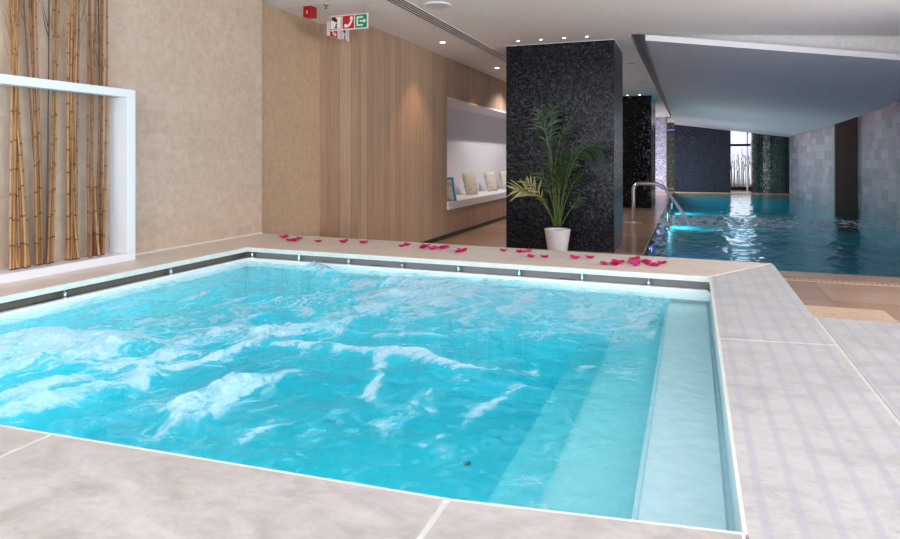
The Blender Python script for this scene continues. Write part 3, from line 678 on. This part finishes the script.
# ---------------------------------------------------------------- bench and cushions in the niche
bn = empty('bench', ((XN+XW)/2, N0+.1, NZ0), 'long white built in bench inside the white niche of the oak wall', 'bench')
bm = bmesh.new(); box(bm, (XN, N0+.02, NZ0), (XW+.02, N1-.02, NZ0+.125), .008); rel(bm, bn); link('seat_slab', bm, M['bench_white'], bn)
def cushion_mat(name, base, mark):
    s = NT(name); v = s.co(); w1 = s.noise(v, 9, 3, .5, 1.2); weave = s.noise(v, 160, 2)
    c = s.mix(base, mark, s.ramp(w1, [(.58, (0, 0, 0)), (.62, (.8, .8, .8))])); c = s.mix(c, tuple(x*.8 for x in base), s.math('MULTIPLY', weave, .3))
    s.set(Base_Color=c, Roughness=.85); s.bump(weave, .2, .002); return s.m
CU = cushion_mat('beige_print_fabric', srgb(222, 214, 198), srgb(172, 160, 142)); CUB = plain('blue_piping', srgb(20, 140, 205), .6); CUG = plain('beige_piping', srgb(188, 176, 156), .8)
def cushion(loc, rz, tilt, size, pip, label):
    o = empty('cushion', loc, label, 'cushion', 'cushions on the niche bench', rz); N = 14; bm = bmesh.new(); g = {}
    for sgn in (1, -1):
        for i in range(N+1):
            for j in range(N+1):
                u, v_ = i/N*2-1, j/N*2-1
                if sgn < 0 and (abs(u) == 1 or abs(v_) == 1): g[(sgn, i, j)] = g[(1, i, j)]; continue
                pin = 1-.07*(1-abs(u))*0 - .06*(1-v_*v_)*abs(u)**3*0
                sx = size/2*u*(1-.07*(1-v_*v_)*abs(u)); sz = size/2*v_*(1-.07*(1-u*u)*abs(v_))
                th = .065*((1-u**4)*(1-v_**4))**.5
                g[(sgn, i, j)] = bm.verts.new((sgn*th, sx, sz+size/2))
        for i in range(N):
            for j in range(N): bm.faces.new([g[(sgn, a, b)] for a, b in ((i, j), (i+1, j), (i+1, j+1), (i, j+1))][::sgn])
    R = Matrix.Rotation(tilt, 3, 'Y'); bmesh.ops.rotate(bm, verts=bm.verts, matrix=R); link('cover', bm, CU, o, True)
    bm = bmesh.new(); ring = []
    for a, b, c_, d in ((-1, -1, 1, -1), (1, -1, 1, 1), (1, 1, -1, 1), (-1, 1, -1, -1)):
        for t in range(8):
            u = lerp(a, c_, t/8); v_ = lerp(b, d, t/8)
            ring.append(Vector((0, size/2*u*(1-.07*(1-v_*v_)*abs(u)), size/2*v_*(1-.07*(1-u*u)*abs(v_))+size/2)))
    tube(bm, ring+[ring[0]], .019 if pip is CUB else .007, 6, False); bmesh.ops.rotate(bm, verts=bm.verts, matrix=R); link('piping', bm, pip, o, True)
zb = NZ0+.128
q = onx(453, 201, -4.0); cushion((-3.855, 10.04, zb), math.radians(86), math.radians(-20), .40, CUB, 'beige cushion with bright blue edge at the left end of the niche bench')
for px, lb in ((472.5, 'beige printed cushion on the niche bench next to the blue edged one'), (493, 'beige printed cushion on the niche bench, third from its left end'), (507.5, 'beige printed cushion on the niche bench, half hidden by the black pillar')):
    q = onx(px, 196, -3.98); cushion((-3.98, q.y, zb), math.radians(-12), math.radians(-14), .43, CUG, lb)

# ---------------------------------------------------------------- ceiling fittings
LENS = emis('downlight_glow', (1, .95, .86), 22)
def downlight(p, label, group, r=.04, energy=0, col=(1, .8, .6), spot=100):
    o = empty('downlight', (p[0], p[1], ZCEIL), label, 'downlight', group)
    bm = bmesh.new(); lathe(bm, [(r*1.4, 0), (r*1.35, -.006), (r, -.007), (r*.9, .002)], 20); link('ring', bm, M['white_trim'], o)
    bm = bmesh.new(); lathe(bm, [(r*.92, -.002), (r*.6, -.006), (r*.2, -.008)], 20); link('lens', bm, LENS, o)
    if energy:
        l = bpy.data.lights.new('downlight_beam', 'SPOT'); l.energy = energy; l.color = col; l.spot_size = math.radians(spot); l.spot_blend = .7; l.shadow_soft_size = .03
        lo_ = bpy.data.objects.new('downlight_beam', l); COL.objects.link(lo_); lo_.parent = o; lo_.location = (0, 0, -.03)
for (px, py), lb in zip(((444, 42), (500, 67.5)), ('recessed ceiling downlight by the oak wall, nearer the hot tub', 'recessed ceiling downlight by the oak wall, nearer the black pillar')):
    q = onz(px, py, ZCEIL); downlight((-3.22, q.y), lb, 'downlights along the oak wall', energy=30, col=(1, .56, .24), spot=85)
for y in (12.7, 14.4):  # two added lamps, out of view, that brighten the niche
    downlight((-3.05, y), f'added unseen fill downlight behind the black pillar, the {"nearer" if y < 13 else "farther"} of two', 'downlights along the oak wall', energy=65, col=(1, .95, .92), spot=140)
for px, w_ in zip((518, 541, 564, 587), ('leftmost of four', 'second from left of four', 'third from left of four', 'rightmost of four')):
    q = ony(px, 38, 8.58); downlight((q.x, 8.58), f'small ceiling downlight, {w_} before the large black pillar', 'downlights before the black pillar', .021, 7.0, (1, .95, .88), 75)
for px, w_ in ((627.5, 'left'), (639.6, 'right')):
    q = ony(px, 98, 16.9); downlight((q.x, 16.9), f'small ceiling downlight before the second black pillar, the {w_} one', 'downlights before the second pillar', .03, 3, (1, .95, .88), 60)
# ceiling speaker
q = onz(437, 5, ZCEIL); sp = empty('ceiling_speaker', (q.x, q.y, ZCEIL), 'round white speaker grille set in the flat ceiling beside the slot diffuser', 'speaker')
bm = bmesh.new(); lathe(bm, [(.15, 0), (.15, -.008), (.14, -.014), (.128, -.012)], 36); link('rim', bm, M['white_trim'], sp)
bm = bmesh.new(); lathe(bm, [(.127, -.008), (.127, -.013), (.06, -.016), (.005, -.017)], 36); link('grille', bm, plain('grille_white', srgb(214, 218, 218), .6), sp)
q = onz(326, 5, ZCEIL); sk = empty('sprinkler', (q.x, q.y, ZCEIL), 'small dark sprinkler head in the ceiling near the red alarm', 'sprinkler')
bm = bmesh.new(); lathe(bm, [(.03, 0), (.028, -.006), (.01, -.01), (.01, -.03), (.018, -.034), (.018, -.038)], 16); link('head', bm, M['channel_dark'], sk)
# slot diffuser
xd0, xd1 = -2.90, -2.72; vd = empty('slot_diffuser', (-2.81, 8, ZCEIL), 'long ceiling air diffuser with four black slots running towards the black pillar', 'air vent')
bm = bmesh.new(); box(bm, (-.09, -5.5, -.006), (.09, 8, .002)); link('diffuser_frame', bm, M['white_trim'], vd)
for i in range(4):
    bm = bmesh.new(); xx = -.066+i*.044; box(bm, (xx-.0075, -5.5, -.0085), (xx+.0075, 8, -.003)); link('slot', bm, M['dark'], vd)
for px, py, w_ in ((630, 63.4, 'nearest'), (643, 82.4, 'middle'), (658, 111, 'farthest')):
    q = onz(px, py, ZCEIL); o = empty('ceiling_slot', (min(q.x, -.95), q.y, ZCEIL), f'short dark slot in the ceiling beside the pool soffit, the {w_} of three', 'air vent', 'ceiling slots by the soffit')
    bm = bmesh.new(); box(bm, (-.09, -.03, -.004), (.09, .03, .001)); link('slot_frame', bm, M['white_trim'], o)
    bm = bmesh.new(); box(bm, (-.075, -.018, -.006), (.075, .018, 0)); link('slot', bm, M['dark'], o)
# red alarm sounder
RED = plain('alarm_red', srgb(168, 14, 24), .35, bump=0); q = onz(310, 7, ZCEIL)
al = empty('fire_alarm', (q.x, q.y, ZCEIL), 'small red fire alarm sounder hanging from the ceiling by the sandstone wall', 'alarm')
bm = bmesh.new(); box(bm, (-.05, -.05, -.02), (.05, .05, 0), .004); link('mount', bm, RED, al)
bm = bmesh.new(); box(bm, (-.058, -.05, -.118), (.058, .05, -.018), .014); link('housing', bm, RED, al)
bm = bmesh.new(); box(bm, (-.010, -.062, -.085), (.010, -.054, -.05), .003); link('horn_slot', bm, plain('alarm_pale', srgb(226, 150, 150), .5, bump=0), al)

# ---------------------------------------------------------------- hanging signs
SW = plain('sign_white', srgb(236, 230, 226), .4, bump=0); SR = plain('sign_red', srgb(196, 20, 38), .4, bump=0); SG = plain('sign_green', srgb(10, 138, 98), .4, bump=0); SK = plain('sign_black', (.012, .012, .014), .4, bump=0)
PH = [(-.36, -.30), (-.30, -.40), (-.10, -.42), (.14, -.30), (.30, -.08), (.40, .20), (.42, .36), (.26, .42), (.14, .36), (.16, .18), (.22, .12), (.12, -.06), (-.02, -.20), (-.10, -.20), (-.16, -.12), (-.34, -.18)]
HAND = [(-.42, .30), (-.30, .44), (-.04, .44), (.14, .26), (.14, .08), (.02, .0), (-.02, .12), (-.14, .08), (-.20, .2), (-.36, .2)]
def poly(bm, pts, s, cx, y=-.0105, mi=0, th=.0015):
    a = [bm.verts.new((cx+p[0]*s, y, p[1]*s)) for p in pts]; b = [bm.verts.new((cx+p[0]*s, y-th, p[1]*s)) for p in pts]; n = len(pts)
    bm.faces.new(a); bm.faces.new(b[::-1])
    for i in range(n): bm.faces.new((a[i], a[(i+1) % n], b[(i+1) % n], b[i]))
sq = [(-.5, -.5), (.5, -.5), (.5, .5), (-.5, .5)]
def pictos(o, kinds, pitch, s):
    n = len(kinds)
    for i, kd in enumerate(kinds):
        cx = (i-(n-1)/2)*pitch; bm = bmesh.new()
        def part(nm, polys, mat, y=-.012):
            b_ = bmesh.new()
            for p in polys: poly(b_, p, s, cx, y)
            return link(nm, b_, mat, o)
        if kd == 'phone':
            part('phone_tile', [sq], SR, -.0105); part('handset', [PH], SW)
        elif kd == 'phone_m':
            part('phone_tile', [sq], SR, -.0105); part('handset', [[(-a, b) for a, b in PH][::-1]], SW)
        elif kd == 'call':
            part('red_border', [sq], SR, -.0105); part('white_tile', [[(a*.9, b*.9) for a, b in sq]], SW, -.012)
            part('black_picture', [HAND, [(-.02, -.12), (.14, -.02), (.10, -.22), (-.02, -.2)], [(-.02, -.24), (.08, -.24), (.12, -.32), (.2, -.40), (-.18, -.40), (-.06, -.32)]], SK, -.0135)
        else:
            part('green_tile', [sq], SG, -.0105)
            part('white_arrow', [[(-.36, -.36), (.18, -.36), (.18, -.24), (-.24, -.24), (-.24, .24), (-.36, .36)], [(-.36, .36), (-.24, .24), (.18, .24), (.18, .36)], [(-.1, -.06), (.24, -.06), (.24, -.18), (.46, 0), (.24, .18), (.24, .06), (-.1, .06)]], SW)
def sign(loc, rz, w_, h_, label, kinds, pitch, s):
    o = empty('hanging_sign', loc, label, 'sign', None, rz)
    bm = bmesh.new(); box(bm, (-w_/2, -.009, -h_/2), (w_/2, .009, h_/2), .002); link('board', bm, SW, o)
    for x in (-w_*.4, w_*.4):
        bm = bmesh.new(); tube(bm, [(x, 0, h_/2-.002), (x, 0, ZCEIL-loc[2])], .003, 6); link('rod', bm, M['steel'], o)
    pictos(o, kinds, pitch, s)
a, b = ony(329.5, 22, 5.93), ony(368.5, 22, 5.95); zt_, zb_ = ony(349, 14.7, 5.94).z, ony(349, 29.8, 5.94).z
W = (b-a).length; sign(((a.x+b.x)/2, 5.94, (zt_+zb_)/2), 0, W, zt_-zb_, 'white hanging sign with fire call, red telephone and green exit arrow symbols', ['call', 'phone', 'exit'], W*.328, (zt_-zb_)*.86)
a, b = onx(327.5, 27, -3.72), onx(348.5, 36, -3.72); sign((-3.72, (a.y+b.y)/2, 2.705), PI/2, b.y-a.y, .15, 'hanging sign seen from the side behind the exit sign, with telephone symbol', ['phone_m', 'call'], (b.y-a.y)*.5, .15)

# ---------------------------------------------------------------- potted palm
pp = ony(557.5, 240, 8.52); palm = empty('potted_palm', (pp.x, 8.52, 0), 'green palm in a white pot standing before the large black mosaic pillar', 'plant')
zr_ = ony(557.5, 229, 8.52).z
bm = bmesh.new(); lathe(bm, [(.118, 0), (.125, .01), (.172, zr_-.015), (.178, zr_-.004), (.176, zr_), (.165, zr_), (.160, zr_-.03), (.155, zr_-.05), (.01, zr_-.055)], 36)
link('pot', bm, plain('white_pot_glaze', srgb(240, 240, 246), .25, bump=0), palm, True)
bm = bmesh.new(); lathe(bm, [(.156, zr_-.05), (.15, zr_-.03), (.08, zr_-.02), (.01, zr_-.018)], 24); link('soil', bm, plain('potting_soil', (.03, .02, .014), .9, var=.4, scale=60, bump=.6), palm)
LEAF = plain('palm_green', srgb(30, 58, 30), .4, var=.4, scale=14, bump=0); LEAFP = plain('palm_yellow_green', srgb(150, 150, 96), .45, var=.2, scale=14, bump=0); STEM = plain('palm_stalk', srgb(84, 112, 48), .45, var=.2, bump=0)
def frond(pxs, dy, nl, ll, mat, droop=.35, start=.45, fold=.9):
    pts = []
    for i, (px, py) in enumerate(pxs):
        t = i/(len(pxs)-1); pts.append(ony(px, py, 8.52 + dy*t) - palm.location)
    c = bez(pts, 24); r = [lerp(.008, .002, i/24) for i in range(25)]
    bm = bmesh.new(); tube(bm, c, r, 7); o = link('stalk', bm, STEM, palm, True)
    bm = bmesh.new(); mtx = None
    for i in range(nl):
        t = start + (1-start)*(i+.5)/nl; f = t*24; k_ = min(int(f), 23); p = c[k_].lerp(c[k_+1], f-k_); tg = (c[k_+1]-c[k_]).normalized()
        side = tg.cross(Vector((0, -1, .35))).normalized(); nrm = side.cross(tg).normalized()
        for s in (1, -1):
            L = ll*(.55+.45*math.sin(PI*min(1, (t-start)/(1-start)*.85+.18)))*random.uniform(.7, 1.25)
            d = (tg*random.uniform(.7, 1.4) + side*s*fold*random.uniform(.55, 1.1) + nrm*random.uniform(-.45, .35)).normalized()
            rows_ = []; wl = .0075+.004*random.random(); up = d.cross(side).normalized()
            wv = tg.cross(d).normalized().cross(d).normalized()
            for j, wf in enumerate((.35, .9, 1, .72, .05)):
                q_ = p + d*L*j/4 + Vector((0, 0, -droop*L*(j/4)**2)); rows_.append((q_, wl*wf))
            vs_ = [(bm.verts.new(q_-wv*w2), bm.verts.new(q_+Vector((0, 0, .002))), bm.verts.new(q_+wv*w2)) for q_, w2 in rows_]
            for (a1, b1, c1), (a2, b2, c2) in zip(vs_, vs_[1:]): bm.faces.new((a1, b1, b2, a2)); bm.faces.new((b1, c1, c2, b2))
    link('leaflets', bm, mat, o, True)
FS = [([(558, 226), (552, 200), (548, 182), (540, 172)], -.1, 10, .22, LEAF, .4, .4), ([(559, 226), (565, 200), (572, 180), (580, 176)], -.15, 10, .22, LEAF, .4, .4), ([(557, 226), (559, 185), (563, 165), (569, 160)], .05, 11, .24, LEAF, .45, .45),
      ([(556, 226), (552, 180), (548, 140), (541, 106)], -.1, 13, .26, LEAF, .35, .62), ([(557, 226), (550, 170), (549, 130), (553, 108)], .1, 12, .24, LEAF, .4, .62),
      ([(558, 226), (556, 170), (548, 128), (537, 118)], -.2, 9, .2, LEAF, .3, .68), ([(555, 226), (552, 175), (556, 135), (568, 124)], -.1, 11, .2, LEAF, .5, .6),
      ([(560, 226), (566, 160), (582, 138), (601, 147)], -.2, 16, .22, LEAF, .7, .5), ([(559, 226), (563, 180), (570, 150), (580, 150)], .1, 12, .24, LEAF, .6, .5),
      ([(555, 226), (545, 198), (530, 188), (514, 190)], -.25, 10, .24, LEAFP, .12, .5), ([(555, 226), (548, 205), (538, 190), (526, 181)], -.3, 8, .2, LEAFP, .15, .5),
      ([(560, 226), (564, 195), (566, 170), (572, 156)], -.05, 11, .26, LEAF, .4, .45), ([(557, 226), (556, 195), (553, 175), (549, 160)], .15, 11, .26, LEAF, .4, .45),
      ([(561, 226), (568, 212), (574, 204), (580, 198)], .0, 7, .17, LEAF, .3, .5), ([(558, 226), (558, 196), (560, 170), (561, 152)], -.2, 10, .24, LEAF, .3, .5),
      ([(554, 226), (550, 210), (545, 200), (541, 197)], .1, 6, .16, LEAF, .3, .5), ([(559, 226), (560, 200), (558, 180), (556, 168)], -.3, 9, .22, LEAF, .35, .5)]
for f in FS: frond(*f)

# ---------------------------------------------------------------- water spout, jet
bs = onz(633.6, 222.5, 0); sp = empty('water_spout', (bs.x, bs.y, 0), 'curved stainless steel water spout standing on the deck beside the pool', 'spout')
zt2 = ony(640, 183.5, bs.y).z; xe = ony(659, 184, bs.y).x-bs.x
path = [(0, 0, 0), (0, 0, zt2*.55)] + bez([(0, 0, zt2-.14), (0, 0, zt2), (.14, 0, zt2)], 8) + bez([(xe-.14, 0, zt2), (xe, 0, zt2), (xe+.10, 0, zt2-.09)], 8)
bm = bmesh.new(); tube(bm, path, [.036]*(len(path)-5)+[.036, .037, .038, .039, .040], 16); link('pipe', bm, M['steel'], sp, True)
bm = bmesh.new(); lathe(bm, [(.075, 0), (.075, .012), (.045, .02), (.04, .04)], 24); link('flange', bm, M['steel'], sp)
bm = bmesh.new(); box(bm, (-.17, -.17, -.004), (.17, .17, .004)); link('base_plate', bm, M['step_tile'], sp)
s = NT('jet_water'); v = s.co((1, 1, .3)); s.set(Base_Color=srgb(214, 226, 234), Roughness=.25, Alpha=s.ramp(s.noise(v, 26, 4), [(.3, (.6,)*3), (.6, (.95,)*3)]))
st_ = Vector((bs.x+xe+.10, bs.y, zt2-.09)); ld = Vector((land.x, bs.y+.1, -.02))
c = bez([st_, st_.lerp(ld, .45)+Vector((.01, 0, .05)), ld], 14)
bm = bmesh.new(); tube(bm, [p-st_ for p in c], [lerp(.022, .042, i/14)*random.uniform(.94, 1.06) for i in range(15)], 10); o = link('water_jet', bm, s.m, None, True); o.location = st_
tag(o, 'arcing white water jet pouring from the steel spout into the pool', 'water', kind='stuff')

# ---------------------------------------------------------------- far glass screen with pale branches
gx0, gx1, gy = xf1, xf2-.05, 28.3
gs = empty('glass_screen', ((gx0+gx1)/2, gy, 0), 'bright glazed screen with white branch pattern at the far end of the pool', 'screen')
def gl(name, mat, *bx):
    bm = bmesh.new()
    for a, b in bx: box(bm, a, b)
    rel(bm, gs); return link(name, bm, mat, gs)
zl = ony(746, 145, gy).z
gl('lintel', M['dark'], ((gx0-.1, gy-.04, zl-.05), (gx1+.1, gy+.04, zl+.05)))
gl('post', M['steel'], ((gx0+.70, gy-.03, .0), (gx0+.76, gy+.03, 2.9)))
gl('post', M['steel'], ((gx1-.12, gy-.03, .0), (gx1-.06, gy+.03, 2.9)))
gl('frosted_pane', emis('backlit_frosted_pane', (.86, .90, 1), .75), ((gx0-.1, gy+.35, .25), (gx1+.1, gy+.37, 2.9)))
BRN = plain('pale_branch', srgb(212, 205, 205), .6); BRD = plain('dark_branch', srgb(96, 70, 62), .6)
for i in range(26):
    x = gx0+.02+i*.041; h = random.uniform(1.2, 1.75); bm = bmesh.new()
    tube(bm, [(x, gy+.12+.1*random.random(), .12), (x+random.uniform(-.05, .05), gy+.15, h*.5), (x+random.uniform(-.08, .08), gy+.15, h)], [.018, .014, .006], 6)
    for t in range(3):
        z = h*random.uniform(.55, .85); s2 = random.choice((-1, 1)); tube(bm, [(x, gy+.15, z), (x+s2*.07, gy+.15, z+.18)], [.008, .003], 5)
    rel(bm, gs); link('branch', bm, BRN if i % 3 else BRD, gs, True)
gl('planter', M['dark'], ((gx0, gy+.04, 0), (gx1-.12, gy+.3, .13)))
strip('led_strip', (1.3, 28.0, 2.50), (2.6, 28.1, 2.55), blue, 'blue light strip above the glazed screen at the far end')

# ---------------------------------------------------------------- rose petals on the back coping
PT = []
for i in range(5):
    s = NT('petal_pink'); v = s.co(); cc = ((255, 40, 150), (255, 62, 164), (250, 30, 140), (255, 84, 176), (240, 24, 128))[i]
    s.set(Base_Color=s.ramp(s.noise(v, 60), [(.3, srgb(*[int(c*.82) for c in cc])), (.7, srgb(*cc))]), Roughness=.5, Subsurface_Weight=0.0); PT.append(s.m)
def petal_mesh(seed):
    r = random.Random(seed); bm = bmesh.new(); N = 9; rows_ = []; cup = r.uniform(.014, .022); el = r.uniform(1.05, 1.45)
    for i in range(N):
        for j in range(N):
            pass
    ctr = bm.verts.new((0, 0, .004)); prev = None
    for k in range(1, 5):
        ring = []
        for a in range(18):
            th = 2*PI*a/18; rr = k/4*.030*(1+.10*math.cos(th*2+seed)-(.22 if abs(th-PI) < .3 else 0)*k/4)
            x, y = rr*el*math.cos(th), rr*math.sin(th); ring.append(bm.verts.new((x, y, .003+cup*(k/4)**2*(.86+.14*math.sin(th+seed))+.004*(k/4)*math.sin(3*th+seed))))
        for a in range(18):
            b = (a+1) % 18
            if prev: bm.faces.new((prev[a], ring[a], ring[b], prev[b]))
            else: bm.faces.new((ctr, ring[a], ring[b]))
        prev = ring
    bmesh.ops.solidify(bm, geom=bm.faces[:], thickness=.0012)
    zmin = min(v.co.z for v in bm.verts); bmesh.ops.translate(bm, vec=(0, 0, -zmin), verts=bm.verts)
    return bm
PX = [(284, 238), (290, 241.3), (294.5, 241.3), (299.5, 239), (318, 242), (343.6, 242.6), (364, 243.3), (402, 246.6), (407.5, 245.4), (422, 248.3), (425.8, 246.8), (432.5, 249.6), (442, 249), (447, 247.6), (457.5, 252.4), (462, 251.4), (503.8, 251.2), (519.5, 252.6), (525.7, 252.2), (531, 257), (544.6, 257.7), (575, 258.7), (589.5, 258.4), (605, 264.7), (615, 265), (618, 263.2), (633.4, 263.6), (634.6, 260), (635.5, 265.8), (645, 262.5), (650, 264.7), (655, 266), (662, 263.7)]
PX.sort()
tens = 'first second third fourth fifth sixth seventh eighth ninth tenth eleventh twelfth thirteenth fourteenth fifteenth sixteenth seventeenth eighteenth nineteenth twentieth'.split()
for i, (px, py) in enumerate(PX):
    q = onz(px, py, ZC); o = link('rose_petal', petal_mesh(i*1.7), PT[i % 5], None, True)
    o.location = (q.x, q.y, ZC+.0005); o.rotation_euler = (0, 0, random.uniform(0, 6.28)); k = random.uniform(.95, 1.25); o.scale = (k, k, k)
    n = len(PX); j = n-1-i
    wh = ('leftmost' if i == 0 else f'{tens[i]} from the left') if i < n/2 else ('rightmost' if j == 0 else f'{tens[j]} from the right')
    tag(o, f'pink rose petal on the back coping of the hot tub, {wh}', 'petal', 'rose petals on the back coping')
